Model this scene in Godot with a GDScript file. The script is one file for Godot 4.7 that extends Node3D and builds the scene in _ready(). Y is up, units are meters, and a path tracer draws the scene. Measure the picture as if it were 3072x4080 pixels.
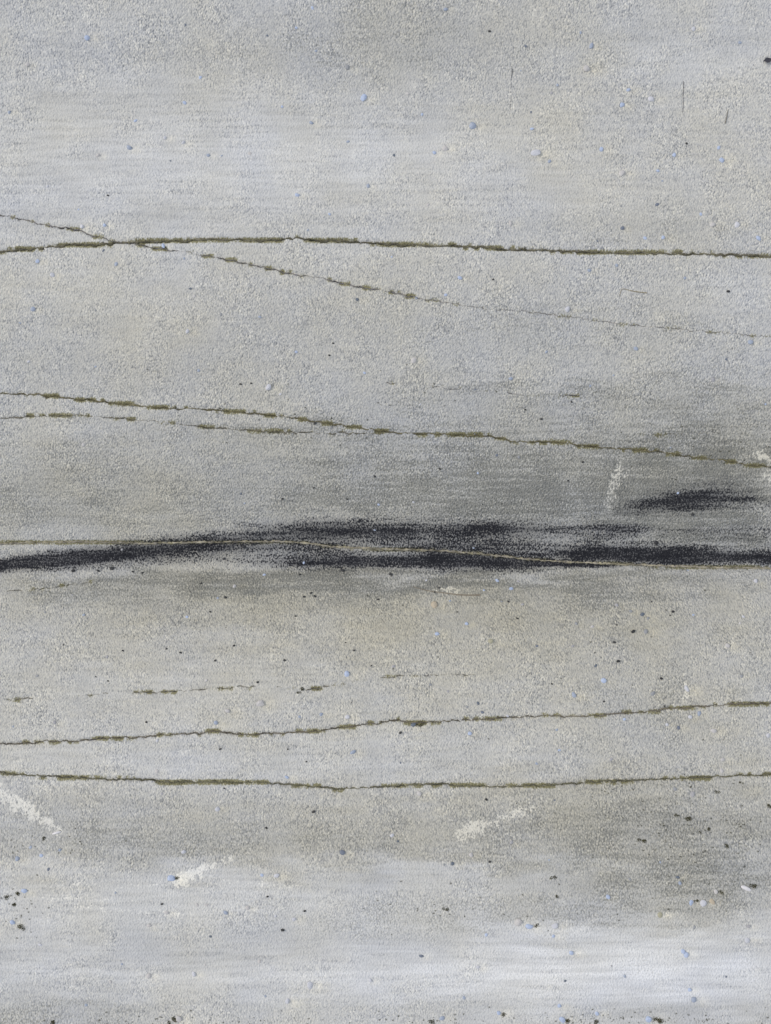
extends Node3D
# A shallow concrete drainage channel seen from above: two sanded cement flanks that meet in a silted flow line,
# mossy cracks along the flow, stones in the cement, loose grit, bits of straw. Units are metres, x runs along the channel.

const EYE := 1.15                 # eye height over the mid level of the flanks
const HX := 0.60                  # half the surveyed stretch along the channel
const HZ := 0.70                  # half the surveyed stretch across it
const TEX := 2048
const CX := 1200                  # crack field, 1 mm cells
const CZ := 1400

var rng := RandomNumberGenerator.new()
var lump := FastNoiseLite.new()
var wave := FastNoiseLite.new()
var groove := PackedFloat32Array()    # depth of cracks and pits, metres
var xs := PackedFloat32Array()
var zs := PackedFloat32Array()
var ys := PackedFloat32Array()
var pits := PackedByteArray()         # 1 where a void is no crack
var names := {}
var mats := {}
var bed: Node3D

# ---------------------------------------------------------------- survey data
# positions are on a flat survey sheet: 1666 units = 1 m, origin at its upper left corner, (833, 1106) is the middle
const CRACKS := [
	{"n": "long olive moss seam, thick and unbroken, highest long crack across the upper flank", "w": 9.5, "gap": 0.0, "col": Color(0.075, 0.070, 0.026), "p": [0,541,60,537,110,531,140,527,200,527,260,523,330,520,390,520,450,516,520,519,580,519,640,514,700,519,760,521,820,526,880,529,950,530,1010,532,1070,536,1130,540,1200,540,1260,543,1340,546,1440,547,1540,549,1600,551,1666,554,1700,556]},
	{"n": "broken faint moss seam slanting down to the right below the highest long crack", "fade": 0.05, "w": 5.2, "gap": 0.2, "col": Color(0.10, 0.095, 0.048), "p": [-30,455,0,462,40,470,75,480,110,488,150,491,180,500,215,512,245,520,290,527,345,535,400,544,470,557,520,567,560,575,600,585,650,596,700,602,780,622,830,629,870,637,920,648,985,657,1060,668,1140,674,1250,686,1350,700,1440,708,1530,716,1640,726]},
	{"n": "sharp olive moss seam sloping down to the right across the middle of the upper flank", "w": 6.0, "gap": 0.06, "col": Color(0.080, 0.072, 0.022), "p": [15,849,80,852,150,860,220,867,285,875,350,881,430,884,500,889,560,893,620,900,680,911,740,918,800,928,850,935,900,937,960,939,1010,941,1050,942,1090,946,1105,954,1150,954,1200,955,1250,961,1300,967,1350,970,1400,974,1450,979,1500,988,1560,994,1620,1005]},
	{"n": "shorter moss seam at left that runs into the sharp sloping seam from below", "w": 5.0, "gap": 0.2, "col": Color(0.085, 0.078, 0.03), "p": [-20,904,0,903,60,900,120,897,180,897,250,903,310,908,370,914,430,922,480,926,530,928,590,933,650,935,720,936,780,935,830,938]},
	{"n": "hairline moss branch rising to the right off the sharp sloping seam", "w": 3.0, "gap": 0.50, "col": Color(0.10, 0.09, 0.04), "p": [1180,950,1240,945,1300,943,1400,940,1490,935,1560,936]},
	{"n": "pale yellow olive moss seam winding through the black silt along the flow line", "wander": 0.4, "w": 10.5, "gap": 0.0, "col": Color(0.165, 0.152, 0.060), "p": [-30,1175,0,1174,60,1172,130,1171,200,1171,260,1172,330,1174,400,1172,470,1171,540,1170,610,1170,660,1173,720,1182,780,1184,830,1186,900,1188,960,1190,1020,1195,1080,1201,1130,1207,1190,1212,1250,1215,1350,1219,1450,1223,1550,1226,1666,1228,1700,1228]},
	{"n": "dotted moss seam on the lower flank, first crack below the black silt with wide gaps", "w": 5.0, "gap": 0.40, "col": Color(0.085, 0.08, 0.035), "p": [0,1513,50,1510,100,1507,170,1503,210,1500,260,1497,340,1496,420,1490,520,1484,600,1483,660,1490,690,1486,740,1476,800,1466,830,1462,900,1461,960,1458,1030,1458]},
	{"n": "crumbly olive moss seam rising to the right across the lower flank", "w": 6.0, "gap": 0.08, "col": Color(0.080, 0.072, 0.030), "p": [-30,1608,0,1607,50,1607,100,1602,150,1602,200,1597,250,1594,300,1593,350,1588,400,1585,440,1583,470,1579,490,1582,520,1587,560,1586,620,1583,680,1581,720,1575,770,1567,820,1562,860,1557,900,1563,940,1560,1000,1557,1060,1555,1120,1551,1180,1547,1230,1549,1280,1546,1340,1541,1400,1536,1460,1530,1520,1525,1580,1521,1666,1519,1700,1518]},
	{"n": "sagging olive moss seam, lowest long crack across the lower flank", "w": 6.6, "gap": 0.02, "col": Color(0.075, 0.072, 0.026), "p": [-30,1665,0,1669,40,1675,100,1678,170,1681,230,1684,300,1684,360,1689,430,1690,500,1690,560,1690,620,1695,680,1699,720,1705,780,1702,850,1699,930,1695,1000,1699,1050,1700,1110,1700,1180,1696,1240,1692,1300,1688,1360,1686,1420,1684,1480,1681,1540,1677,1600,1675,1666,1674,1700,1673]},
	{"n": "short dark moss dashes at left just below the tapering end of the black silt", "w": 4.4, "gap": 0.45, "col": Color(0.075, 0.072, 0.03), "p": [0,1278,60,1274,100,1272,150,1262,200,1258]},
	{"n": "thin grey moss hairline at right in the dark zone above the sharp sloping seam", "w": 3.4, "gap": 0.45, "col": Color(0.075, 0.072, 0.04), "p": [833,826,898,833,958,838,1018,842,1093,849,1133,853,1183,856,1258,853]},
	{"n": "short upright dark moss crack near the top, left one of two", "w": 4.2, "gap": 0.5, "col": Color(0.09, 0.085, 0.05), "p": [1106,140,1108,152,1105,170,1105,190,1104,235]},
	{"n": "short upright dark moss crack near the top, right one of two", "w": 4.2, "gap": 0.42, "col": Color(0.09, 0.085, 0.045), "p": [1478,172,1479,190,1477,205,1478,222,1476,245]},
]
# black silt laid down by the water: x0, z0, x1, z1, half width, amount
const SILT := [
	[-40,1222,60,1215,9,1.15], [60,1214,180,1204,10,1.1], [170,1205,260,1196,12,0.85], [250,1196,400,1184,15,0.6], [400,1182,640,1182,16,0.55], [330,1172,540,1160,9,0.25], [330,1206,640,1210,15,0.34], [1560,1075,1700,1085,16,0.2], [1000,1110,1400,1112,20,0.16],
	[540,1152,700,1149,14,0.6], [690,1147,860,1146,15,0.72], [850,1147,1040,1149,15,0.68], [1040,1140,1320,1142,7,0.75], [1080,1158,1300,1160,8,0.4], [1320,1142,1720,1146,6,0.5], [1320,1160,1720,1164,8,0.35],
	[640,1216,800,1217,9,0.75], [760,1206,960,1210,15,0.75], [940,1213,1140,1219,9,1.3], [1120,1217,1290,1222,4,1.0], [1130,1194,1320,1198,9,0.7],
	[1300,1197,1450,1199,10,1.1], [1420,1202,1720,1205,12,1.3], [1470,1076,1496,1072,15,0.72], [1455,1082,1510,1080,9,0.4], [1390,1090,1560,1088,10,0.3], [1560,1092,1720,1094,10,0.22], [900,1180,1060,1182,10,0.55], [1000,1176,1300,1180,9,0.35],
]
# grey dirt in the pores, plus painted shade on both sides of the crease: x, z, rx, rz, amount
const DIRT_AND_SHADE := [
	[1300,960,480,150,0.36], [800,1040,340,120,0.32], [1150,852,420,30,0.22], [280,1040,360,90,0.16], [1250,1080,520,90,0.55], [60,1040,200,110,0.22], [830,1252,1000,26,0.40], [820,1265,700,40,0.30], [250,1115,300,36,0.20],  # includes crease shade and a left-edge vignette, both painted as grey tone
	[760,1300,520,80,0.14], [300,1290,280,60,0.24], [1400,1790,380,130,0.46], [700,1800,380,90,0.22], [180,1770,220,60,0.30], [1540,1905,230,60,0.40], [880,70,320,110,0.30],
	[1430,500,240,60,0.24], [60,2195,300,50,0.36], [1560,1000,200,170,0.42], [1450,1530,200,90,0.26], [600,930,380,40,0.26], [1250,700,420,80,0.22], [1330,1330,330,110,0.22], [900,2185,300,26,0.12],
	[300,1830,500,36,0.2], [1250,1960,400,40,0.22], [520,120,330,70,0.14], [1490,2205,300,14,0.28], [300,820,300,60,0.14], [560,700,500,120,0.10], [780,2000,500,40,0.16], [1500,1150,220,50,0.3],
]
# pale cement film: x, z, rx, rz, amount
const FILM := [
	[280,330,520,180,0.55], [900,330,380,150,0.30], [350,1930,560,60,0.50], [900,2090,900,110,0.62], [1450,2140,420,110,0.60], [1020,1895,260,22,0.55], [200,1640,320,40,0.30],
	[900,1640,420,36,0.34], [1300,400,260,110,0.24], [250,650,300,110,0.26], [420,1480,420,80,0.26], [1400,2040,300,60,0.35], [1530,110,200,120,0.34], [1620,640,120,70,0.24], [80,2060,240,60,0.30],
]
# warmer, sandier mix: x, z, rx, rz, amount
const SANDY := [
	[830,1400,1000,170,0.75], [1350,1760,420,150,0.7], [350,680,500,170,0.4], [300,1060,420,120,0.6], [1250,310,420,160,0.35], [1500,1000,300,120,0.4], [600,1800,500,80,0.4], [850,1290,900,70,0.5],
]
# scraped or sanded light marks: x0, z0, x1, z1, half width, amount
const SCRAPES := [
	[-10,1712,60,1752,17.6,1.0], [50,1748,124,1796,13.5,1.0], [388,1904,440,1878,13.5,1.0], [430,1882,500,1852,5.4,0.7], [520,1845,606,1822,4.1,0.4], [1002,1808,1036,1784,20.2,1.0], [1030,1782,1076,1776,6.8,0.7],
	[1080,1764,1134,1752,6.8,0.7], [1140,1740,1216,1708,2.2,0.6], [1016,1780,960,1690,4.1,0.4], [1030,1778,990,1720,4.1,0.4], [1310,1100,1322,1066,15,0.58], [1326,1050,1342,1010,15,0.58], [1640,985,1656,1000,10.8,1.0],
	[1650,1010,1668,1040,10.8,0.8], [1470,960,1484,976,5.4,0.5], [1562,1398,1600,1346,3.0,0.7], [955,1274,985,1276,5.4,0.8], [700,1290,716,1280,5.4,0.4], [1476,1505,1486,1484,8.1,0.7], [186,0,194,66,5.4,0.5], [176,130,190,95,4.1,0.4],
	[1150,20,1165,50,16.2,0.45], [1102,190,1100,240,3.4,0.5], [350,1070,366,1086,4.1,0.6], [740,1360,760,1400,10.8,0.3], [640,1360,660,1420,13.5,0.25], [560,1430,600,1400,12.2,0.25], [1230,2010,1330,1996,6.8,0.4], [1400,1978,1460,1968,10.8,0.4],
	[60,1905,360,1915,4.1,0.5], [480,1906,640,1910,4.1,0.5], [60,1936,300,1946,5.4,0.5], [160,1962,420,1976,5.4,0.5], [1288,1800,1290,1830,5.4,0.4], [400,1450,440,1432,2.0,0.6], [140,1503,210,1492,2.0,0.6],
]
# stones bedded in the cement: x, z, radius, tint (0 blue grey, 1 pale, 2 grey, 3 olive tan, 4 slate)
const STONES := [
	189,82,7,0, 278,318,6,0, 210,334,5,1, 292,258,4,0, 398,220,4,0, 449,334,5,0, 225,485,5,0, 175,488,6,1, 750,145,5,2, 672,264,6,0, 785,210,7,0, 795,400,5,0, 642,420,5,0, 712,462,4,0,
	20,242,5,0, 432,165,4,0, 395,306,5,1, 355,295,5,1, 352,530,5,0, 222,540,4,4, 1022,268,9,0, 963,318,6,1, 939,328,5,0, 1158,328,10,1, 1345,225,6,0, 1359,192,5,0, 1300,320,6,0, 1560,345,7,0,
	1423,367,4,0, 1205,181,4,0, 1278,98,5,0, 963,19,5,0, 1268,146,9,1, 1345,372,8,1, 1408,212,8,1, 1188,346,5,0, 1638,515,6,0, 1593,485,6,1, 1540,485,6,1, 1515,462,4,0, 1345,492,5,4, 1433,512,5,0,
	1103,482,6,1, 1420,441,4,4, 1458,332,5,0, 1555,317,4,0, 1150,275,4,0, 405,715,6,1, 112,592,5,1, 580,835,8,1, 70,667,5,0, 772,648,5,4, 80,563,5,0, 285,873,5,4, 562,685,4,0, 1225,668,8,1, 993,600,6,0,
	1273,584,5,0, 893,779,7,1, 1103,818,5,0, 1373,753,5,0, 1620,739,6,0, 1332,573,4,0, 963,637,4,0, 900,643,4,0, 506,1267,6,1, 750,1456,9,0, 562,1521,9,1, 492,1536,7,1, 467,1561,7,0, 695,1543,5,0,
	762,1626,6,0, 750,1548,6,1, 647,1548,4,0, 180,1329,4,0, 117,1561,5,2, 445,1470,4,1, 938,1308,10,3, 1060,1386,8,3, 1395,1365,7,2, 1105,1272,6,0, 1075,1255,5,0, 1008,1348,5,0, 945,1370,6,0, 1303,1470,7,0,
	1240,1502,6,0, 1015,1585,6,0, 1570,1395,6,1, 1598,1346,4,1, 1605,1332,4,1, 1633,1256,6,1, 1410,1498,6,2, 1033,1520,4,4, 1043,1540,4,4, 1203,1577,4,0, 1440,1565,5,1, 1540,1578,6,1, 1465,1571,5,4, 1483,1488,8,1,
	1658,1588,6,1, 1348,1553,4,0, 1490,1548,6,1, 1510,1541,5,0, 1160,1396,4,4, 1238,1396,4,2, 1245,1348,5,2, 1128,1306,4,2, 893,1566,6,4, 1287,1438,4,4, 1363,1321,5,2, 1388,1328,5,4, 1400,1336,5,2, 1280,1354,5,1,
	1333,1308,5,2, 371,1897,9,0, 130,1836,5,0, 65,1831,4,0, 89,1849,4,0, 36,1856,6,0, 52,1925,6,0, 26,1994,6,0, 620,1679,5,0, 340,1666,5,1, 470,1747,6,1, 397,1840,6,1, 425,1955,4,1, 447,1956,4,1, 360,1972,6,1,
	487,1972,5,0, 535,1962,5,1, 597,1892,6,1, 740,1842,6,4, 322,2107,6,1, 417,2106,6,1, 670,2132,9,1, 620,2166,7,1, 385,2200,9,1, 187,2170,4,0, 87,2041,4,1, 322,2000,5,1, 595,1980,4,1, 635,1987,6,1,
	905,1715,8,1, 1545,1925,6,1, 1518,1950,8,1, 1538,1946,7,3, 1493,1949,6,0, 1468,1907,5,0, 1463,1894,5,4, 1558,1664,6,1, 1495,1715,6,2, 1458,1705,5,2, 1120,1992,9,1, 1143,2000,7,0, 1198,1999,8,1,
	1195,2020,5,0, 1234,2057,7,0, 1482,2062,7,0, 1475,2054,5,0, 1500,2160,8,0, 1490,2139,5,0, 1403,2205,9,0, 1215,2202,8,0, 1078,2190,7,0, 1425,1975,7,3, 1618,2002,5,2, 1500,2002,4,2, 1313,1936,5,0,
	1018,1847,6,1, 978,1866,5,4, 847,1806,5,1, 860,1819,4,4, 910,2067,5,4, 1050,2020,4,0, 1290,2190,6,0, 955,2202,6,0, 1033,2091,5,1, 1208,2172,5,0, 1003,2157,4,0, 1615,2032,7,1, 1105,1819,5,2,
	60,140,5,1, 640,60,4,0, 880,200,4,1, 1500,60,5,1, 1600,90,4,0, 540,330,4,1, 100,400,4,1, 610,230,4,0, 420,640,4,1, 250,570,4,0, 640,760,4,0, 1480,600,4,0, 1540,820,5,2, 1180,760,4,0, 60,780,4,1,
	180,960,4,1, 430,800,4,0, 230,1420,4,2, 80,1460,4,2, 340,1600,4,1, 850,1440,4,2, 930,1480,4,2, 1600,1460,5,2, 1560,1640,5,1, 1320,1640,4,2, 1160,1650,4,0, 560,2080,4,1, 240,2120,4,1, 800,2120,5,1, 1350,2110,4,0,
]
# loose black grit: x, z, length
const GRIT := [
	243,1228,10, 160,1233,9, 214,1233,8, 288,1235,6, 308,1237,6, 368,1166,8, 526,1181,10, 546,1176,8, 487,1291,7, 454,1322,5, 657,1289,7, 672,1281,6, 680,1288,7, 505,1395,6, 390,1410,6, 359,1402,5, 465,1427,6,
	639,1331,5, 615,1426,6, 557,1473,6, 740,1232,9, 648,1241,6, 817,1295,6, 435,1260,5, 484,1207,6, 265,1406,5, 137,1393,4, 233,1471,5, 207,1462,4, 316,1560,5, 477,1617,6, 747,1388,4, 765,1405,5, 622,1618,4,
	662,1645,4, 802,1438,4, 845,1241,9, 1418,1172,11, 1058,1167,8, 1368,1364,10, 1327,1387,8, 1335,1428,8, 1098,1299,6, 1454,1321,7, 1448,1329,5, 1333,1350,5, 1118,1336,6, 1428,1465,7, 949,1270,5, 939,1279,5,
	988,1322,4, 1435,1525,5, 1089,1240,4, 1285,1410,4, 865,1583,7, 1193,1478,5, 1304,1515,5, 1408,1300,4, 1496,1112,8, 1573,630,7, 678,1753,8, 576,1788,6, 351,1952,6, 658,1969,6, 610,2011,9, 578,1937,5, 485,1702,5,
	1051,1728,7, 1058,1861,6, 520,830,6, 543,828,5, 720,742,5, 680,915,6, 712,768,5, 750,1078,6, 810,1029,6, 610,1078,6, 1065,604,5, 1170,905,6, 1235,868,5, 1135,885,5, 678,1054,5, 233,422,5, 1485,308,5, 1058,66,6, 1228,1038,5, 950,1013,6, 1260,998,6,
]
# loose moss clumps beside stones: x, z, radius
const CLUMPS := [
	92,1814,6, 40,1932,7, 14,1940,7, 34,1955,7, 46,2004,9, 384,1896,8, 375,2203,9, 366,2212,8, 1386,1819,9, 1486,1767,9, 1526,1790,6, 1462,1760,6, 1570,1827,7, 1626,1914,8, 1556,1926,7, 1503,1943,5, 1158,1999,7, 1195,1896,7, 1201,1936,5,
	963,1964,7, 1086,2193,8, 1228,2206,8, 1415,2203,9, 1428,2206,8, 930,2210,8, 655,1488,7, 685,1487,7, 646,1496,5, 1660,1740,7, 1548,1710,6, 1600,1690,5, 907,1567,7, 1134,538,6, 1290,2209,7, 120,2208,8,
]


func _ready() -> void:
	rng.seed = 41
	# ------------------------------------------------------------ camera, sky, sun, exposure
	var cam := Camera3D.new()
	cam.name = "camera"
	cam.position = Vector3(0, EYE, 0)
	cam.rotation = Vector3(-PI / 2, 0, 0)
	cam.fov = rad_to_deg(2.0 * atan(0.5 * 1024.0 / 771.0 / EYE))
	cam.near = 0.05
	cam.far = 200.0
	add_child(cam)
	var env := Environment.new()
	env.background_mode = Environment.BG_SKY
	var psm := ProceduralSkyMaterial.new()
	psm.sky_top_color = Color(0.735, 0.755, 0.80)
	psm.sky_horizon_color = Color(0.80, 0.805, 0.81)
	psm.sky_curve = 0.2
	psm.ground_bottom_color = Color(0.30, 0.29, 0.26)
	psm.ground_horizon_color = Color(0.55, 0.54, 0.50)
	psm.sun_angle_max = 12.0
	var sky := Sky.new()
	sky.sky_material = psm
	env.sky = sky
	env.tonemap_mode = Environment.TONE_MAPPER_LINEAR
	env.tonemap_exposure = 1.5
	env.sdfgi_enabled = true
	env.ssao_enabled = true
	env.ssil_enabled = true
	var we := WorldEnvironment.new()
	we.name = "world_environment"
	we.environment = env
	add_child(we)
	var sun := DirectionalLight3D.new()
	sun.name = "sun"
	sun.light_energy = 0.5
	sun.light_color = Color(1.0, 0.965, 0.925)
	sun.light_angular_distance = 10.0
	sun.shadow_enabled = true
	add_child(sun)
	sun.look_at_from_position(Vector3(-1.3, 1.05, -0.35), Vector3.ZERO, Vector3.UP)

	# ------------------------------------------------------------ setting
	lump.seed = 5
	lump.frequency = 9.0
	lump.fractal_octaves = 3
	wave.seed = 9
	wave.frequency = 2.2
	wave.fractal_octaves = 2
	draw_profile()
	carve()
	make_bed()
	make_rim_and_ground()
	# ------------------------------------------------------------ things
	make_stones()
	make_seams()
	make_clumps()
	make_silt()
	make_specks()
	make_grit()
	make_straws()


# ---------------------------------------------------------------- helpers
func numbered(called: String) -> String:
	var k: int = names.get(called, 0)
	names[called] = k + 1
	return called if k == 0 else "%s_%03d" % [called, k]


func tag(o: Node, label: String, category: String, group := "") -> void:
	o.set_meta("label", label)
	o.set_meta("category", category)
	if group:
		o.set_meta("group", group)


func lin(r: float, g: float, b: float) -> Color:
	return Color(r, g, b).linear_to_srgb()


func matt(key: String, c: Color, rough := 0.9, vertex := false) -> StandardMaterial3D:
	if not mats.has(key):
		var m := StandardMaterial3D.new()
		m.resource_name = key
		m.albedo_color = c
		m.roughness = rough
		m.metallic_specular = 0.4
		m.vertex_color_use_as_albedo = vertex
		mats[key] = m
	return mats[key]


func put(mesh: Mesh, called: String, m: Material, parent: Node) -> MeshInstance3D:
	var o := MeshInstance3D.new()
	o.name = called
	o.mesh = mesh
	o.material_override = m
	parent.add_child(o, true)
	return o


# cross-section of the channel: fall of the flanks along the sheet (position, slope), summed up to heights
const FALL := [-700,0.02, -300,-0.20, 0,-0.20, 130,-0.13, 300,-0.02, 460,-0.05, 640,-0.12, 820,-0.22, 980,-0.34, 1110,-0.48, 1205,-0.52, 1226,0.0, 1248,0.44, 1330,0.40, 1470,0.24, 1620,0.13, 1740,0.24, 1840,0.26, 1900,0.12, 2060,0.06, 2300,0.12, 2700,0.10, 2900,0.02]
var profile := PackedFloat32Array()


func draw_profile() -> void:
	var h := 0.0
	var lowest := 1.0
	for i in 2001:
		var v := 1106.0 + (i - 1000) * 1.666
		for k in range(0, FALL.size() - 2, 2):
			if v >= FALL[k] and v < FALL[k + 2]:
				h += 0.001 * lerpf(FALL[k + 1], FALL[k + 3], smoothstep(FALL[k], FALL[k + 2], v))
				break
		profile.append(h)
		lowest = minf(lowest, h)
	for i in 2001:
		profile[i] -= lowest + 0.10


func section(z: float) -> float:
	var a := clampf((z + 1.0) * 1000.0, 0.0, 1999.0)
	var i := int(a)
	return lerpf(profile[i], profile[i + 1], a - i)


func plan(u: float, v: float) -> Vector2:      # survey sheet -> x, z on the bed
	var x := (u - 833.0) / 1666.0
	var z := (v - 1106.0) / 1666.0
	var k := 1.0
	for i in 4:
		k = (EYE - section(z * k)) / EYE
	return Vector2(x * k, z * k)


func sheet(x: float, z: float) -> Vector2:     # and back
	var k := (EYE - section(z)) / EYE
	return Vector2(833.0 + 1666.0 * x / k, 1106.0 + 1666.0 * z / k)


func fold(a: float, half: float) -> float:     # beyond the surveyed stretch the bed goes on mirrored
	return pingpong(a + half, 2.0 * half) - half


func groove_at(x: float, z: float) -> float:
	var i := clampi(int((fold(x, HX) + HX) * 1000.0), 0, CX - 1)
	var j := clampi(int((fold(z, HZ) + HZ) * 1000.0), 0, CZ - 1)
	return groove[j * CX + i]


func surface(x: float, z: float) -> float:
	var fx := fold(x, HX)
	var fz := fold(z, HZ)
	return section(z) + wave.get_noise_2d(fx, fz) * 0.005 + lump.get_noise_2d(fx * 0.6, fz * 1.6) * 0.0016 - groove_at(x, z)


func on_bed(u: float, v: float) -> Vector3:
	var p := plan(u, v)
	return Vector3(p.x, surface(p.x, p.y), p.y)


func dig(p: Vector2, r: float, depth: float) -> void:
	var ci := (p.x + HX) * 1000.0
	var cj := (p.y + HZ) * 1000.0
	var rr := r * 1000.0 + 0.8
	for j in range(maxi(0, int(cj - rr)), mini(CZ - 1, int(cj + rr) + 1) + 1):
		for i in range(maxi(0, int(ci - rr)), mini(CX - 1, int(ci + rr) + 1) + 1):
			var d := Vector2(i + 0.5 - ci, j + 0.5 - cj).length() / rr
			if d < 1.0:
				var g := depth * (1.0 - d * d)
				if g > groove[j * CX + i]:
					groove[j * CX + i] = g


func line_of(c: Dictionary, step: float) -> PackedVector2Array:   # crack as points in plan, wandering a little
	var out := PackedVector2Array()
	var p: Array = c.p.duplicate()
	var last := p.size() - 2
	if p[last] >= 1600:                        # the long cracks run on past the survey
		p.append_array([1860.0, p[last + 1] + (p[last + 1] - p[last - 1]) * 1.5])
	if p[0] <= 15:
		p = [-190.0, p[1] - (p[3] - p[1]) * 1.5] + p
	for k in range(0, p.size() - 2, 2):
		var a := Vector2(p[k], p[k + 1])
		var b := Vector2(p[k + 2], p[k + 3])
		var n := maxi(1, int(a.distance_to(b) / 1666.0 / step))
		for i in n:
			var q := a.lerp(b, float(i) / n)
			q.y += (lump.get_noise_2d(q.x * 0.005, q.y * 0.004 + 7.0) * 4.0 + lump.get_noise_2d(q.x * 0.022, q.y * 0.01) * 1.6) * float(c.get("wander", 1.0))
			out.append(plan(q.x, q.y))
	return out


func fullness(c: Dictionary, p: Vector2, seed_at: float) -> float:   # 1 full of moss, 0 bare
	var n := lump.get_noise_2d(p.x * 2.0 + seed_at, seed_at * 3.1) * 1.1 + lump.get_noise_2d(p.x * 9.0 + seed_at, seed_at) * 0.55 + 0.62
	var g: float = c.gap
	return clampf((n - g * 1.2) / 0.62 + maxf(0.0, 0.40 - g * 2.0), 0.5 if g < 0.1 else 0.06 if g < 0.3 else 0.0, 1.0) * (0.3 if p.x > float(c.get("fade", 9.0)) else 1.0)


func carve() -> void:
	groove.resize(CX * CZ)
	groove.fill(0.0)
	pits.resize(CX * CZ)
	var k := 0.0
	for c in CRACKS:
		k += 11.3
		for p in line_of(c, 0.001):
			var w: float = c.w / 1666.0 * 0.5
			var f := fullness(c, p, k)
			dig(p, w * (0.22 + 0.26 * f), 0.0006 + 0.0026 * f * minf(1.0, c.w / 6.0))
	var cracks := groove.duplicate()
	for s in range(0, STONES.size(), 4):       # the trowel left a small void behind each larger stone
		if STONES[s + 2] >= 5:
			var r: float = STONES[s + 2] / 1666.0
			dig(plan(STONES[s] + STONES[s + 2] * 1.5, STONES[s + 1] + 1.0), r * 0.8, r * 0.30)
	for i in CX * CZ:
		if groove[i] != cracks[i]:
			pits[i] = 1


# ---------------------------------------------------------------- the concrete
func noise_bytes(seed_: int, w: int, h: int, freq: float, oct := 1, cell := -1) -> PackedByteArray:
	var n := FastNoiseLite.new()
	n.seed = seed_
	n.frequency = freq
	if cell >= 0:
		n.noise_type = FastNoiseLite.TYPE_CELLULAR
		n.cellular_return_type = cell
		n.cellular_jitter = 1.0
		n.fractal_type = FastNoiseLite.FRACTAL_NONE
	else:
		n.noise_type = FastNoiseLite.TYPE_SIMPLEX_SMOOTH
		n.fractal_octaves = oct
		if oct == 1:
			n.fractal_type = FastNoiseLite.FRACTAL_NONE
	var im := n.get_image(w, h, false, false, true)
	im.convert(Image.FORMAT_L8)
	if w != TEX or h != TEX:
		im.resize(TEX, TEX, Image.INTERPOLATE_CUBIC)
	return im.get_data()


func seg(p: Vector2, s: Array, ends := 1.0) -> float:       # 0 outside .. 1 on the line
	var a := Vector2(s[0], s[1])
	var ab := Vector2(s[2], s[3]) - a
	var l := ab.length()
	var t := (p - a).dot(ab) / l
	var over := maxf(0.0, maxf(-t, t - l)) * ends
	var off := (p - a).cross(ab) / l
	return 1.0 - sqrt(off * off + over * over) / float(s[4])


func grow(im: PackedByteArray, n: int, m: int) -> PackedByteArray:
	var i := Image.create_from_data(n, m, false, Image.FORMAT_L8, im)
	i.resize(TEX, TEX, Image.INTERPOLATE_CUBIC)
	return i.get_data()


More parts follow.
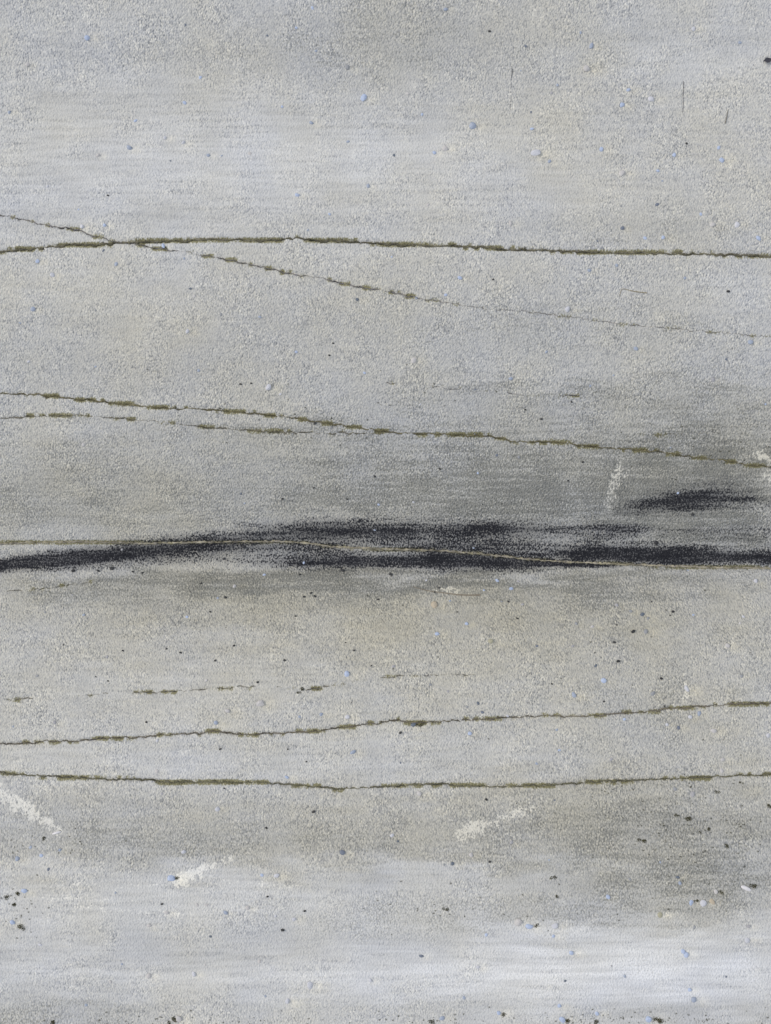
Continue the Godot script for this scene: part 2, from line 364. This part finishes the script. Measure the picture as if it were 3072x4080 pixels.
func make_bed() -> void:
	# --- where silt, dirt with painted shade, cement film and scrapes lie, at about 2 mm
	var n := 600
	var m := 700
	var silt := PackedByteArray()
	var dirt_shade := PackedByteArray()
	var film := PackedByteArray()
	var sandy := PackedByteArray()
	sandy.resize(n * m)
	var scrape := PackedByteArray()
	silt.resize(n * m); dirt_shade.resize(n * m); film.resize(n * m); scrape.resize(n * m)
	var warp := FastNoiseLite.new()
	warp.seed = 77
	warp.frequency = 0.012
	warp.fractal_octaves = 4
	for j in m:
		var z := -HZ + (j + 0.5) * 2.0 * HZ / m
		var k := EYE / (EYE - section(z))
		var v0 := 1106.0 + 1666.0 * z * k
		var near_s := []
		var near_d := []
		var near_f := []
		var near_c := []
		for s in SILT:
			if v0 > minf(s[1], s[3]) - s[4] * 2.0 - 12.0 and v0 < maxf(s[1], s[3]) + s[4] * 2.0 + 12.0: near_s.append(s)
		for s in DIRT_AND_SHADE:
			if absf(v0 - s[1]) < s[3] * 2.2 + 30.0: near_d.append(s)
		for s in FILM:
			if absf(v0 - s[1]) < s[3] * 2.2 + 30.0: near_f.append(s)
		for s in SCRAPES:
			if v0 > minf(s[1], s[3]) - s[4] - 8.0 and v0 < maxf(s[1], s[3]) + s[4] + 8.0: near_c.append(s)
		for i in n:
			var u := 833.0 + 1666.0 * (-HX + (i + 0.5) * 2.0 * HX / n) * k
			var wx := warp.get_noise_2d(u * 0.5, v0 * 1.4)
			var wz := warp.get_noise_2d(u * 0.35 + 400.0, v0 * 2.0)
			var q := Vector2(u + wx * 60.0, v0 + wz * 7.0)
			var e := 0.0
			for s in near_s:
				var t := seg(q, [s[0], s[1], s[2], s[3], s[4] * 3.2], 0.22)
				if t > 0.0:
					e += s[5] * t * (0.46 + 0.62 * t) * (1.0 - e * 0.55)
			silt[j * n + i] = int(clampf(e, 0.0, 1.1) * 230.0)
			e = 0.0
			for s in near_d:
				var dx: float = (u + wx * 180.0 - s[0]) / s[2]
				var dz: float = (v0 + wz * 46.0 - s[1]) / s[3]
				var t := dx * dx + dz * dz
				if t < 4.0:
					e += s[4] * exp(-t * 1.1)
			dirt_shade[j * n + i] = int(clampf(e, 0.0, 1.0) * 255.0)
			e = 0.0
			for s in near_f:
				var dx: float = (u + wx * 200.0 - s[0]) / s[2]
				var dz: float = (v0 + wz * 50.0 - s[1]) / s[3]
				var t := dx * dx + dz * dz
				if t < 4.0:
					e += s[4] * exp(-t * 1.1)
			var sn := 0.0
			for s in SANDY:
				var dx: float = (u + wx * 240.0 - s[0]) / s[2]
				var dz: float = (v0 + wz * 90.0 - s[1]) / s[3]
				var t := dx * dx + dz * dz
				if t < 4.0:
					sn += s[4] * exp(-t * 1.1)
			sandy[j * n + i] = int(clampf(sn, 0.0, 1.0) * 255.0)
			film[j * n + i] = int(clampf(e, 0.0, 1.0) * 255.0)
			e = 0.0
			q = Vector2(u + wx * 14.0 + warp.get_noise_2d(u * 5.0, v0 * 5.0) * 16.0, v0 + wz * 10.0 + warp.get_noise_2d(u * 5.0 + 90.0, v0 * 5.0) * 12.0)
			for s in near_c:
				var t := seg(q, s)
				if t > 0.0:
					e = maxf(e, s[5] * minf(1.0, t * 2.5))
			scrape[j * n + i] = int(clampf(e, 0.0, 1.0) * 255.0)
	# tan paste in the voids behind stones
	var paste := PackedByteArray()
	paste.resize(n * m)
	for s in range(0, STONES.size(), 4):
		var big: float = STONES[s + 2]
		if big < 5:
			continue
		var c := plan(STONES[s] + big * 2.0, STONES[s + 1] + 1.0)
		var ci := (c.x + HX) / (2.0 * HX) * n
		var cj := (c.y + HZ) / (2.0 * HZ) * m
		var rr := big * 0.75
		for j in range(maxi(0, int(cj - rr)), mini(m, int(cj + rr) + 1)):
			for i in range(maxi(0, int(ci - rr * 1.4)), mini(n, int(ci + rr * 1.4) + 1)):
				var d := Vector2((i - ci) / 1.4, j - cj).length() / rr
				if d < 1.0:
					paste[j * n + i] = maxi(paste[j * n + i], int(230.0 * (1.0 - d)))
	paste = grow(paste, n, m)
	# moss dust on the lips of the cracks
	var dust := PackedByteArray()
	dust.resize(CX * CZ)
	for i in CX * CZ:
		dust[i] = mini(255, int(groove[i] * 90000.0)) if not pits[i] else 0
	var dim := Image.create_from_data(CX, CZ, false, Image.FORMAT_L8, dust)
	dim.resize(240, 280, Image.INTERPOLATE_TRILINEAR)
	dim.resize(TEX, TEX, Image.INTERPOLATE_CUBIC)
	dust = dim.get_data()
	silt = grow(silt, n, m); dirt_shade = grow(dirt_shade, n, m); film = grow(film, n, m); sandy = grow(sandy, n, m); scrape = grow(scrape, n, m)
	# --- grain of the cement
	var sand := noise_bytes(3, TEX, TEX, 0.30, 1, FastNoiseLite.RETURN_DISTANCE)          # 2 to 3 mm sand
	var hue := noise_bytes(3, TEX, TEX, 0.30, 1, FastNoiseLite.RETURN_CELL_VALUE)         # one tone for each sand grain
	var fine := noise_bytes(21, TEX, TEX, 0.19, 3)
	var blot := noise_bytes(31, 512, 512, 0.035, 4)                                        # patches of 2 to 6 cm
	var brush := noise_bytes(41, 128, TEX, 0.09, 3)                                        # broom strokes along the channel
	var sweep := noise_bytes(43, 24, 512, 0.045, 3)                                        # wide trowel sweeps
	var warm := noise_bytes(51, 384, 512, 0.02, 4)
	var alb := PackedByteArray()
	alb.resize(TEX * TEX * 3)
	var rel := PackedByteArray()
	rel.resize(TEX * TEX)
	var o := 0
	for i in TEX * TEX:
		var g := 1.0 - sand[i] * 0.00392
		var h := hue[i] * 0.00392
		var f := fine[i] * 0.00784 - 1.0
		var b := blot[i] * 0.00784 - 1.0
		var st := brush[i] * 0.00784 - 1.0
		var w := warm[i] * 0.00392
		var sa := sandy[i] * 0.00392
		var sw := sweep[i] * 0.00784 - 1.0
		var fi := film[i] * 0.00392
		var sc := scrape[i] * 0.00392
		# how much of the sand is bare: less under the cement film
		sc = clampf((sc * 1.2 - 0.55 + 1.0 * f + 0.9 * (h - 0.5) + 0.5 * b) * 1.7, 0.0, 0.9) * minf(1.0, sc * 2.0) if sc > 0.02 else 0.0
		var pa := paste[i] * 0.00392 * clampf(0.8 + f, 0.0, 1.0)
		var bare := clampf(0.66 + 0.38 * b - 0.8 * fi * (1.0 + 0.8 * st) - 0.7 * sc, 0.08, 1.0)
		var top := g * bare
		var tone := 175.0 + 6.0 * st + 7.0 * sw * (0.4 + fi) + 5.0 * b + 7.0 * f + (h - 0.5) * 48.0 * bare * g - (32.0 * bare * g if h < 0.13 else -16.0 * bare * g if h > 0.93 else 0.0) + 21.0 * fi * (0.8 + 0.4 * st + 0.3 * sw) + 27.0 * sc + 8.0 * pa - 14.0 * sa
		var tint := 0.5 + 9.0 * sa + (w - 0.5) * 9.0 + (h - 0.45) * 12.0 * bare - 4.0 * fi + 5.0 * sc + 8.0 * pa
		var r := tone + tint * 0.45
		var gg := tone + tint * 0.15 + 0.5
		var bb := tone - tint * 0.75 - 2.5
		# dirt and silt in the hollows between the grains, with occlusion painted in
		var low := (1.0 - g) + 0.30 * f + 0.22 * st + 0.15 * b + 0.12 * sw
		var di := dirt_shade[i] * 0.00392 * (1.0 - 0.8 * sc)
		var d := clampf((low - 0.52 + 0.60 * di) * 2.4, 0.0, 1.0) * minf(1.0, 0.28 + di * 1.2)  # every pit is darkened a little, standing in for shade between grains
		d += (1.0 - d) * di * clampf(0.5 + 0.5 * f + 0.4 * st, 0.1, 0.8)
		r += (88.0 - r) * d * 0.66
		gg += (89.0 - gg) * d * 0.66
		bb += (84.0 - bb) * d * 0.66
		var du := dust[i]
		if du > 3:
			var e := clampf((low - 0.55 + du * 0.004) * 2.5, 0.0, 1.0) * minf(0.75, du * 0.008)
			r += (104.0 - r) * e
			gg += (100.0 - gg) * e
			bb += (66.0 - bb) * e
		var si := silt[i] * 0.00435 * (1.0 - 0.7 * sc)
		if si > 0.01:
			var e := clampf((low + 0.12 * st + 0.3 * f + 0.3 * (0.5 - h) - 0.86 + 0.78 * si) * 2.4, 0.0, 1.0) * minf(1.0, si * 1.5)
			e = 1.0 - (1.0 - e) * (1.0 - 0.45 * si * si)
			r += (28.0 - r) * e
			gg += (29.0 - gg) * e
			bb += (34.0 - bb) * e
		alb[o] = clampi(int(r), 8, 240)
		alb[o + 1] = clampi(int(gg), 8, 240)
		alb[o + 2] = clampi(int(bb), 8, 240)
		o += 3
		rel[i] = clampi(int(70.0 + 105.0 * top + 26.0 * f + 22.0 * st * (1.0 - bare) + 12.0 * b), 0, 255)
	var mat := StandardMaterial3D.new()
	mat.resource_name = "sanded_concrete"
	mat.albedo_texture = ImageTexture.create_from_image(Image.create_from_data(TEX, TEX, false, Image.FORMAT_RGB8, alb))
	mat.heightmap_enabled = true
	mat.heightmap_texture = ImageTexture.create_from_image(Image.create_from_data(TEX, TEX, false, Image.FORMAT_L8, rel))
	mat.heightmap_scale = 0.5
	mat.roughness = 0.92
	mat.metallic_specular = 0.35
	mats["concrete"] = mat
	# --- the bed itself
	xs = rows(-1.9, 1.9, 0.56, 0.0026)
	zs = rows(-0.95, 0.95, 0.685, 0.0026)
	var nx := xs.size()
	var nz := zs.size()
	var vs := PackedVector3Array()
	var ns := PackedVector3Array()
	var uv := PackedVector2Array()
	vs.resize(nx * nz); ns.resize(nx * nz); uv.resize(nx * nz)
	for j in nz:
		for i in nx:
			vs[j * nx + i] = Vector3(xs[i], surface(xs[i], zs[j]), zs[j])
			uv[j * nx + i] = Vector2(pingpong((xs[i] + HX) / (2.0 * HX), 1.0), pingpong((zs[j] + HZ) / (2.0 * HZ), 1.0))
	for j in nz:
		var j0 := maxi(0, j - 1)
		var j1 := mini(nz - 1, j + 1)
		for i in nx:
			var a := vs[j * nx + mini(nx - 1, i + 1)] - vs[j * nx + maxi(0, i - 1)]
			var b := vs[j1 * nx + i] - vs[j0 * nx + i]
			ns[j * nx + i] = b.cross(a).normalized()
	var ix := PackedInt32Array()
	ix.resize((nx - 1) * (nz - 1) * 6)
	var t := 0
	for j in nz - 1:
		for i in nx - 1:
			var a := j * nx + i
			ix[t] = a; ix[t + 1] = a + 1; ix[t + 2] = a + nx + 1
			ix[t + 3] = a; ix[t + 4] = a + nx + 1; ix[t + 5] = a + nx
			t += 6
	var arr := []
	arr.resize(Mesh.ARRAY_MAX)
	arr[Mesh.ARRAY_VERTEX] = vs
	arr[Mesh.ARRAY_NORMAL] = ns
	arr[Mesh.ARRAY_TEX_UV] = uv
	arr[Mesh.ARRAY_INDEX] = ix
	var am := ArrayMesh.new()
	am.add_surface_from_arrays(Mesh.PRIMITIVE_TRIANGLES, arr)
	bed = put(am, "concrete_channel", mat, self)
	bed.set_meta("kind", "structure")
	bed.set_meta("label", "weathered grey concrete drainage channel with a silted flow line")


func rows(a: float, b: float, core: float, step: float) -> PackedFloat32Array:
	var out := PackedFloat32Array()
	var x := a
	while x < b:
		out.append(x)
		x += step if absf(x + step) < core else 0.012
	out.append(b)
	return out


func make_rim_and_ground() -> void:
	var soil := StandardMaterial3D.new()
	soil.resource_name = "soil"
	var n := NoiseTexture2D.new()
	n.width = 512
	n.height = 512
	n.seamless = true
	var fn := FastNoiseLite.new()
	fn.seed = 12
	fn.frequency = 0.02
	fn.fractal_octaves = 5
	n.noise = fn
	var ramp := Gradient.new()
	ramp.set_color(0, lin(0.06, 0.055, 0.035))
	ramp.set_color(1, lin(0.20, 0.18, 0.11))
	n.color_ramp = ramp
	soil.albedo_texture = n
	soil.uv1_triplanar = true
	soil.uv1_world_triplanar = true
	soil.uv1_scale = Vector3(1.3, 1.3, 1.3)
	soil.roughness = 1.0
	for s in [-1.0, 1.0]:
		var top := section(0.95 * s) + 0.004
		var st := SurfaceTool.new()
		st.begin(Mesh.PRIMITIVE_TRIANGLES)
		slab(st, Vector3(-1.9, top - 0.16, 0.951 * s), Vector3(1.9, top + 0.012, 1.09 * s))
		st.generate_normals()
		var k := put(st.commit(), "concrete_rim", matt("plain_concrete", lin(0.36, 0.355, 0.335)), self)
		k.name = numbered("channel_rim")
		k.set_meta("kind", "structure")
		var g := PlaneMesh.new()
		g.size = Vector2(60, 30)
		var o := put(g, "ground", soil, self)
		o.name = numbered("ground")
		o.position = Vector3(0, top - 0.02, 16.085 * s)
		o.set_meta("kind", "structure")


func slab(st: SurfaceTool, a: Vector3, b: Vector3) -> void:
	var lo := Vector3(minf(a.x, b.x), minf(a.y, b.y), minf(a.z, b.z))
	var size := (b - a).abs()
	var bm := BoxMesh.new()
	bm.size = size
	st.append_from(bm, 0, Transform3D(Basis(), lo + size * 0.5))


# ---------------------------------------------------------------- stones, grit, moss
func rock(seed_: int, rough: float, rings := 6, sides := 9) -> ArrayMesh:      # unit pebble with facets
	var r := RandomNumberGenerator.new()
	r.seed = seed_
	var cuts := []
	for i in 9:
		cuts.append([Vector3(r.randfn(), r.randfn(), r.randfn()).normalized(), r.randf_range(0.62, 0.95)])
	var vs := PackedVector3Array()
	for j in rings + 1:
		var a := PI * j / rings
		for i in sides:
			var f := TAU * i / sides
			var d := Vector3(sin(a) * cos(f), cos(a), sin(a) * sin(f))
			var l := 1.0
			for c in cuts:
				var dd: float = d.dot(c[0])
				if dd > 0.05:
					l = minf(l, lerpf(1.0, c[1] / dd, 0.85))
			vs.append(d * l * (1.0 + r.randf_range(-rough, rough) * (0.0 if j == 0 or j == rings else 1.0)))
	var st := SurfaceTool.new()
	st.begin(Mesh.PRIMITIVE_TRIANGLES)
	st.set_smooth_group(-1)
	for v in vs:
		st.add_vertex(v)
	for j in rings:
		for i in sides:
			var a := j * sides + i
			var b := j * sides + (i + 1) % sides
			for q in [a, b, b + sides, a, b + sides, a + sides]:
				st.add_index(q)
	st.deindex()
	st.generate_normals()
	return st.commit()


func make_stones() -> void:
	var shapes := []
	for i in 8:
		shapes.append(rock(100 + i, 0.05))
	var tints := [[lin(0.34, 0.40, 0.52), lin(0.27, 0.31, 0.38)], [lin(0.44, 0.45, 0.48), lin(0.42, 0.41, 0.40)], [lin(0.24, 0.25, 0.26), lin(0.30, 0.30, 0.31)], [lin(0.30, 0.29, 0.21), lin(0.38, 0.33, 0.25)], [lin(0.10, 0.12, 0.15), lin(0.13, 0.15, 0.19)]]
	var all := STONES.duplicate()
	for i in 90:                               # and the small ones strewn between
		all.append_array([rng.randf_range(5, 1660), rng.randf_range(5, 2205), rng.randf_range(2.4, 3.8), [0, 0, 0, 2, 4, 1][rng.randi() % 6]])
	for s in range(0, all.size(), 4):
		var t: int = all[s + 3]
		var k := rng.randi() % 2
		var o := put(shapes[rng.randi() % 8], "stone", matt("stone_%d_%d" % [t, k], tints[t][k], 0.5), bed)
		var r: float = all[s + 2] / 1666.0 * rng.randf_range(0.95, 1.2)
		var p := on_bed(all[s], all[s + 1])
		o.rotation = Vector3(rng.randf_range(-0.25, 0.25), rng.randf() * TAU, rng.randf_range(-0.25, 0.25))
		o.scale = Vector3(r * rng.randf_range(0.85, 1.25), r * 0.5, r * rng.randf_range(0.7, 1.0))
		o.position = p + Vector3(0, -r * 0.12, 0)


func make_seams() -> void:
	var m := matt("moss", Color.WHITE, 1.0, true)
	var k := 0.0
	var tuft := []
	for i in 4:
		tuft.append(tuft_mesh(300 + i))
	for c in CRACKS:
		k += 11.3
		var o := Node3D.new()
		o.name = numbered("moss_seam")
		add_child(o)
		tag(o, c.n, "moss", "mossy cracks in the concrete")
		var pts := line_of(c, 0.0016)
		var mid := pts[pts.size() / 2]
		o.position = Vector3(mid.x, surface(mid.x, mid.y), mid.y)
		var st: SurfaceTool = null
		var base := 0
		for i in pts.size() + 1:
			var f := fullness(c, pts[i], k) if i < pts.size() else 0.0
			if f < 0.015:
				if st and base >= 15:
					st.generate_normals()
					put(st.commit(), "moss_strip", m, o)
				st = null
				continue
			if st == null:
				st = SurfaceTool.new()
				st.begin(Mesh.PRIMITIVE_TRIANGLES)
				st.set_smooth_group(0)
				base = 0
			var p := pts[i]
			var dirn := (pts[mini(i + 1, pts.size() - 1)] - pts[maxi(i - 1, 0)]).normalized()
			var side := Vector2(-dirn.y, dirn.x)
			var w: float = c.w / 1666.0 * 0.225 * (0.36 + 0.64 * f) * (1.0 + lump.get_noise_2d(p.x * 12.0, k) * 0.9)
			var tone := 1.1 + 0.5 * rng.randf() + lump.get_noise_2d(p.x * 4.0, k) * 1.1 + 0.5 * (1.0 - f)
			for q in 5:
				var a := (q - 2) * 0.5
				var at := p + side * (a * w * rng.randf_range(0.6, 1.4))
				var h := section(at.y) + wave.get_noise_2d(at.x, at.y) * 0.005 + lump.get_noise_2d(at.x * 0.6, at.y * 1.6) * 0.0016
				h += -0.0016 if q in [0, 4] else rng.randf_range(-0.0005, 0.0004)
				var tt := tone * rng.randf_range(0.7, 1.35)
				st.set_color(Color(c.col.r * tt, c.col.g * tt, c.col.b * tt * rng.randf_range(1.5, 2.3)))
				st.add_vertex(Vector3(at.x, h, at.y) - o.position)
			if base > 0:
				for q in 4:
					var a := base - 5 + q
					for e in [a, a + 5, a + 6, a, a + 6, a + 1]:
						st.add_index(e)
			base += 5
		var i := 6 + rng.randi() % 20
		while i < pts.size():
			var p := pts[i]
			if fullness(c, p, k) > 0.3:
				var r: float = c.w / 1666.0 * rng.randf_range(0.16, 0.36)
				var b := put(tuft[rng.randi() % 4], "tuft", matt("moss_tuft_%d" % int(k), (c.col * rng.randf_range(1.0, 1.3)).linear_to_srgb(), 1.0), o)
				b.scale = Vector3(r * rng.randf_range(0.9, 2.0), r * 0.7, r * 0.8)
				b.rotation.y = rng.randf_range(-0.4, 0.4)
				b.position = Vector3(p.x, section(p.y) + wave.get_noise_2d(p.x, p.y) * 0.005 - 0.0014, p.y) - o.position
			i += 18 + rng.randi() % 70


func tuft_mesh(seed_: int) -> ArrayMesh:       # a cushion of short pointed shoots
	var r := RandomNumberGenerator.new()
	r.seed = seed_
	var st := SurfaceTool.new()
	st.begin(Mesh.PRIMITIVE_TRIANGLES)
	for i in 34:
		var a := r.randf() * TAU
		var d := sqrt(r.randf())
		var at := Vector3(cos(a) * d, -0.25, sin(a) * d)
		var tip := at * 1.12 + Vector3(r.randf_range(-0.2, 0.2), 0.35 + 0.75 * (1.0 - d * d) * r.randf_range(0.6, 1.1), r.randf_range(-0.2, 0.2))
		var w := r.randf_range(0.13, 0.24)
		var t := r.randf() * TAU
		var b := []
		for q in 3:
			b.append(at + Vector3(cos(t + q * TAU / 3.0), 0, sin(t + q * TAU / 3.0)) * w)
		for q in 3:
			st.add_vertex(b[q]); st.add_vertex(tip); st.add_vertex(b[(q + 1) % 3])
	st.generate_normals()
	return st.commit()


func make_clumps() -> void:
	var shapes := [tuft_mesh(400), tuft_mesh(401), tuft_mesh(402)]
	for s in range(0, CLUMPS.size(), 3):
		var u: float = CLUMPS[s]
		var v: float = CLUMPS[s + 1]
		var o := Node3D.new()
		o.name = numbered("moss_clump")
		add_child(o)
		var p := on_bed(u, v)
		o.position = p
		var r: float = CLUMPS[s + 2] / 1666.0
		for i in 3:
			var b := put(shapes[i], "tuft", matt("clump_%d" % (i % 2), lin(0.075, 0.072, 0.035) if i % 2 else lin(0.06, 0.058, 0.032), 1.0), o)
			var q := Vector3(rng.randf_range(-0.7, 0.7) * r, 0, rng.randf_range(-0.4, 0.4) * r)
			q.y = surface(p.x + q.x, p.z + q.z) - p.y + r * 0.05
			b.position = q
			b.scale = Vector3(r * 0.62, r * 0.42, r * 0.5)
			b.rotation.y = rng.randf() * TAU
		tag(o, "dark green moss clump %s" % where(u, v, CLUMPS, 3, s), "moss", "small moss clumps on the concrete")


const ORD := ["", "second", "third", "fourth", "fifth", "sixth", "seventh", "eighth", "ninth", "tenth", "eleventh", "twelfth", "thirteenth", "fourteenth", "fifteenth", "sixteenth", "seventeenth", "eighteenth", "nineteenth", "twentieth"]


func band(v: float) -> int:
	for b in [[545, 0], [905, 1], [1130, 2], [1245, 3], [1345, 4], [1440, 5], [1590, 6], [1695, 7], [1850, 8], [2000, 9]]:
		if v < b[0]:
			return b[1]
	return 10


func where(u: float, v: float, list: Array, step: int, _at: int) -> String:
	var k := 0
	for s in range(0, list.size(), step):
		if band(list[s + 1]) == band(v) and list[s] < u:
			k += 1
	var places := ["above the highest long crack", "under the highest long crack", "in the dark zone above the silt", "at the black silt stripe", "just below the black silt stripe", "above the dotted moss seam",
		"by the crumbly rising seam", "above the sagging seam", "under the sagging seam", "in the pale streaks near the bottom", "at the bottom edge"]
	return "%s, %s from the left" % [places[band(v)], ORD[k] if k > 0 else "first"]


func make_grit() -> void:
	var shapes := []
	for i in 5:
		shapes.append(rock(200 + i, 0.12, 5, 7))
	for s in range(0, GRIT.size(), 3):
		var u: float = GRIT[s]
		var v: float = GRIT[s + 1]
		var r: float = GRIT[s + 2] / 1666.0 * 0.56
		var o := put(shapes[rng.randi() % 5], "grit", matt("black_grit_%d" % (s % 2), lin(0.022, 0.023, 0.026) if s % 2 else lin(0.035, 0.036, 0.038), 0.7), self)
		o.name = numbered("grit_grain")
		o.scale = Vector3(r, r * 0.62, r * rng.randf_range(0.62, 0.85))
		o.rotation = Vector3(rng.randf_range(-0.2, 0.2), rng.randf_range(-0.7, 0.7), 0)
		o.position = on_bed(u, v) + Vector3(0, r * 0.30, 0)
		tag(o, "loose black grit grain %s" % where(u, v, GRIT, 3, s), "grit", "loose black grit on the concrete")


func make_silt() -> void:
	var pos: Array[Transform3D] = []
	for s in SILT:
		var a := Vector2(s[0], s[1])
		var b := Vector2(s[2], s[3])
		var hw: float = s[4]
		var cnt := int(a.distance_to(b) * hw * 2.0 * s[5] * 0.016)
		for i in cnt:
			var q := a.lerp(b, rng.randf_range(-0.05, 1.05)) + Vector2(0, rng.randfn(0.0, 0.6) * hw)
			if lump.get_noise_2d(q.x * 0.004, q.y * 0.02) < -0.25:
				continue
			var p := on_bed(q.x, q.y)
			var r := rng.randf_range(0.0004, 0.0010)
			pos.append(Transform3D(Basis.from_euler(Vector3(rng.randf() * 0.5, rng.randf() * TAU, 0)).scaled(Vector3(r * 1.2, r * 0.6, r)), p + Vector3(0, r * 0.15, 0)))
	var mm := MultiMesh.new()
	mm.transform_format = MultiMesh.TRANSFORM_3D
	mm.mesh = rock(250, 0.1, 4, 6)
	mm.instance_count = pos.size()
	for i in pos.size():
		mm.set_instance_transform(i, pos[i])
	var o := MultiMeshInstance3D.new()
	o.name = "black_silt"
	o.multimesh = mm
	o.material_override = matt("silt", lin(0.020, 0.021, 0.025), 0.85)
	add_child(o)
	o.set_meta("kind", "stuff")
	tag(o, "black silt washed together along the flow line of the channel", "silt")


func make_specks() -> void:                     # crumbs of dark moss too small to pick apart
	var pos: Array[Transform3D] = []
	for a in [[1500, 1800, 110, 70, 150], [1400, 1700, 200, 30, 30], [30, 1960, 40, 40, 40], [1300, 2204, 330, 10, 160], [1050, 1960, 160, 30, 40], [1560, 980, 90, 50, 50], [80, 1820, 60, 20, 30], [330, 2207, 200, 8, 60], [1220, 1390, 260, 90, 40], [620, 900, 300, 60, 40], [1050, 870, 300, 40, 50]]:
		for i in a[4]:
			var p := on_bed(a[0] + rng.randfn() * a[2], a[1] + rng.randfn() * a[3])
			var r := rng.randf_range(0.0005, 0.0015)
			pos.append(Transform3D(Basis(Vector3.UP, rng.randf() * TAU).scaled(Vector3(r * 1.3, r * 0.7, r)), p))
	var mm := MultiMesh.new()
	mm.transform_format = MultiMesh.TRANSFORM_3D
	mm.mesh = tuft_mesh(420)
	mm.instance_count = pos.size()
	for i in pos.size():
		mm.set_instance_transform(i, pos[i])
	var o := MultiMeshInstance3D.new()
	o.name = "moss_crumbs"
	o.multimesh = mm
	o.material_override = matt("crumbs", lin(0.060, 0.060, 0.036), 1.0)
	add_child(o)
	o.set_meta("kind", "stuff")
	tag(o, "dark crumbs of moss strewn in the pores of the concrete", "moss")


func tube(points: Array, radius: float, thin := 0.4) -> ArrayMesh:
	var cv := Curve3D.new()
	for i in points.size():
		var t: Vector3 = (points[mini(i + 1, points.size() - 1)] - points[maxi(i - 1, 0)]) / 6.0
		cv.add_point(points[i], -t, t)
	var ps := cv.tessellate_even_length(5, 0.002)
	var st := SurfaceTool.new()
	st.begin(Mesh.PRIMITIVE_TRIANGLES)
	st.set_smooth_group(0)
	for i in ps.size():
		var d := (ps[mini(i + 1, ps.size() - 1)] - ps[maxi(i - 1, 0)]).normalized()
		var s := d.cross(Vector3.UP).normalized()
		var n := s.cross(d)
		var r := radius * lerpf(1.0, thin, float(i) / ps.size())
		for q in 6:
			st.add_vertex(ps[i] + (s * cos(TAU * q / 6.0) + n * sin(TAU * q / 6.0)) * r)
	for i in ps.size() - 1:
		for q in 6:
			var a := i * 6 + q
			var b := i * 6 + (q + 1) % 6
			for e in [a, b, b + 6, a, b + 6, a + 6]:
				st.add_index(e)
	st.generate_normals()
	return st.commit()


func straw(called: String, label: String, sheet_pts: Array, radius: float, c: Color) -> void:
	var root := on_bed(sheet_pts[0], sheet_pts[1])
	var pts := []
	for i in range(0, sheet_pts.size(), 2):
		pts.append(on_bed(sheet_pts[i], sheet_pts[i + 1]) + Vector3(0, radius * 0.7, 0) - root)
	var o := put(tube(pts, radius), called, matt(called + label.left(12), c, 0.8), self)
	o.name = numbered(called)
	o.position = root
	tag(o, label, "straw" if called == "grass_stem" else "leaf")


func make_straws() -> void:
	straw("grass_stem", "thin curved brown grass stem below the middle of the black silt", [1038,1285,1010,1285.5,985,1284,955,1280,930,1277,905,1271,893,1267], 0.0009, lin(0.20, 0.17, 0.13))
	straw("grass_stem", "short bent straw lying on the right of the upper flank under the highest crack", [1398,633,1380,631,1362,628,1346,624,1341,630,1339,640], 0.0006, lin(0.24, 0.21, 0.14))
	straw("grass_stem", "short straight straw near the right edge high on the upper flank", [1568,265,1571,252,1574,235], 0.0007, lin(0.16, 0.15, 0.13))
	# a small dry leaf at the right edge, folded along its rib
	var root := on_bed(1659, 131)
	var st := SurfaceTool.new()
	st.begin(Mesh.PRIMITIVE_TRIANGLES)
	st.set_smooth_group(0)
	var n := 10
	for i in n + 1:
		var a := float(i) / n
		var w := 0.0036 * sin(PI * clampf(a, 0.03, 0.97)) * (1.15 - 0.5 * a)
		for q in 5:
			var b := (q - 2) * 0.5
			st.add_vertex(Vector3((a - 0.5) * 0.0125, 0.0012 + absf(b) * 0.0012 + 0.0006 * sin(a * 7.0), b * w))
	for i in n:
		for q in 4:
			var a := i * 5 + q
			for e in [a, a + 5, a + 6, a, a + 6, a + 1]:
				st.add_index(e)
	st.generate_normals()
	var leaf := put(st.commit(), "leaf", matt("dry_leaf", lin(0.045, 0.045, 0.055), 0.6), self)
	leaf.name = "dry_leaf"
	leaf.position = root + Vector3(0, 0.0004, 0)
	leaf.rotation.y = 0.2
	tag(leaf, "tiny dark dry leaf at the right edge of the upper flank", "leaf")
	# shell chips
	var chip := rock(260, 0.04, 8, 12)
	for c in [[122, 1799, 9.0, 0.34, 0.25, "long white shell chip at the foot of the scraped mark by the left edge"], [1610, 1917, 10.0, 0.5, -0.45, "largest white shell chip, on dirty concrete by the right edge"]]:
		var o := put(chip, "chip", matt("shell", lin(0.58, 0.57, 0.58), 0.45), self)
		o.name = numbered("shell_chip")
		var r: float = c[2] / 1666.0
		o.scale = Vector3(r * 1.2, r * 0.35, r * c[3])
		o.rotation.y = c[4]
		o.position = on_bed(c[0], c[1]) + Vector3(0, r * 0.12, 0)
		tag(o, c[5], "shell")
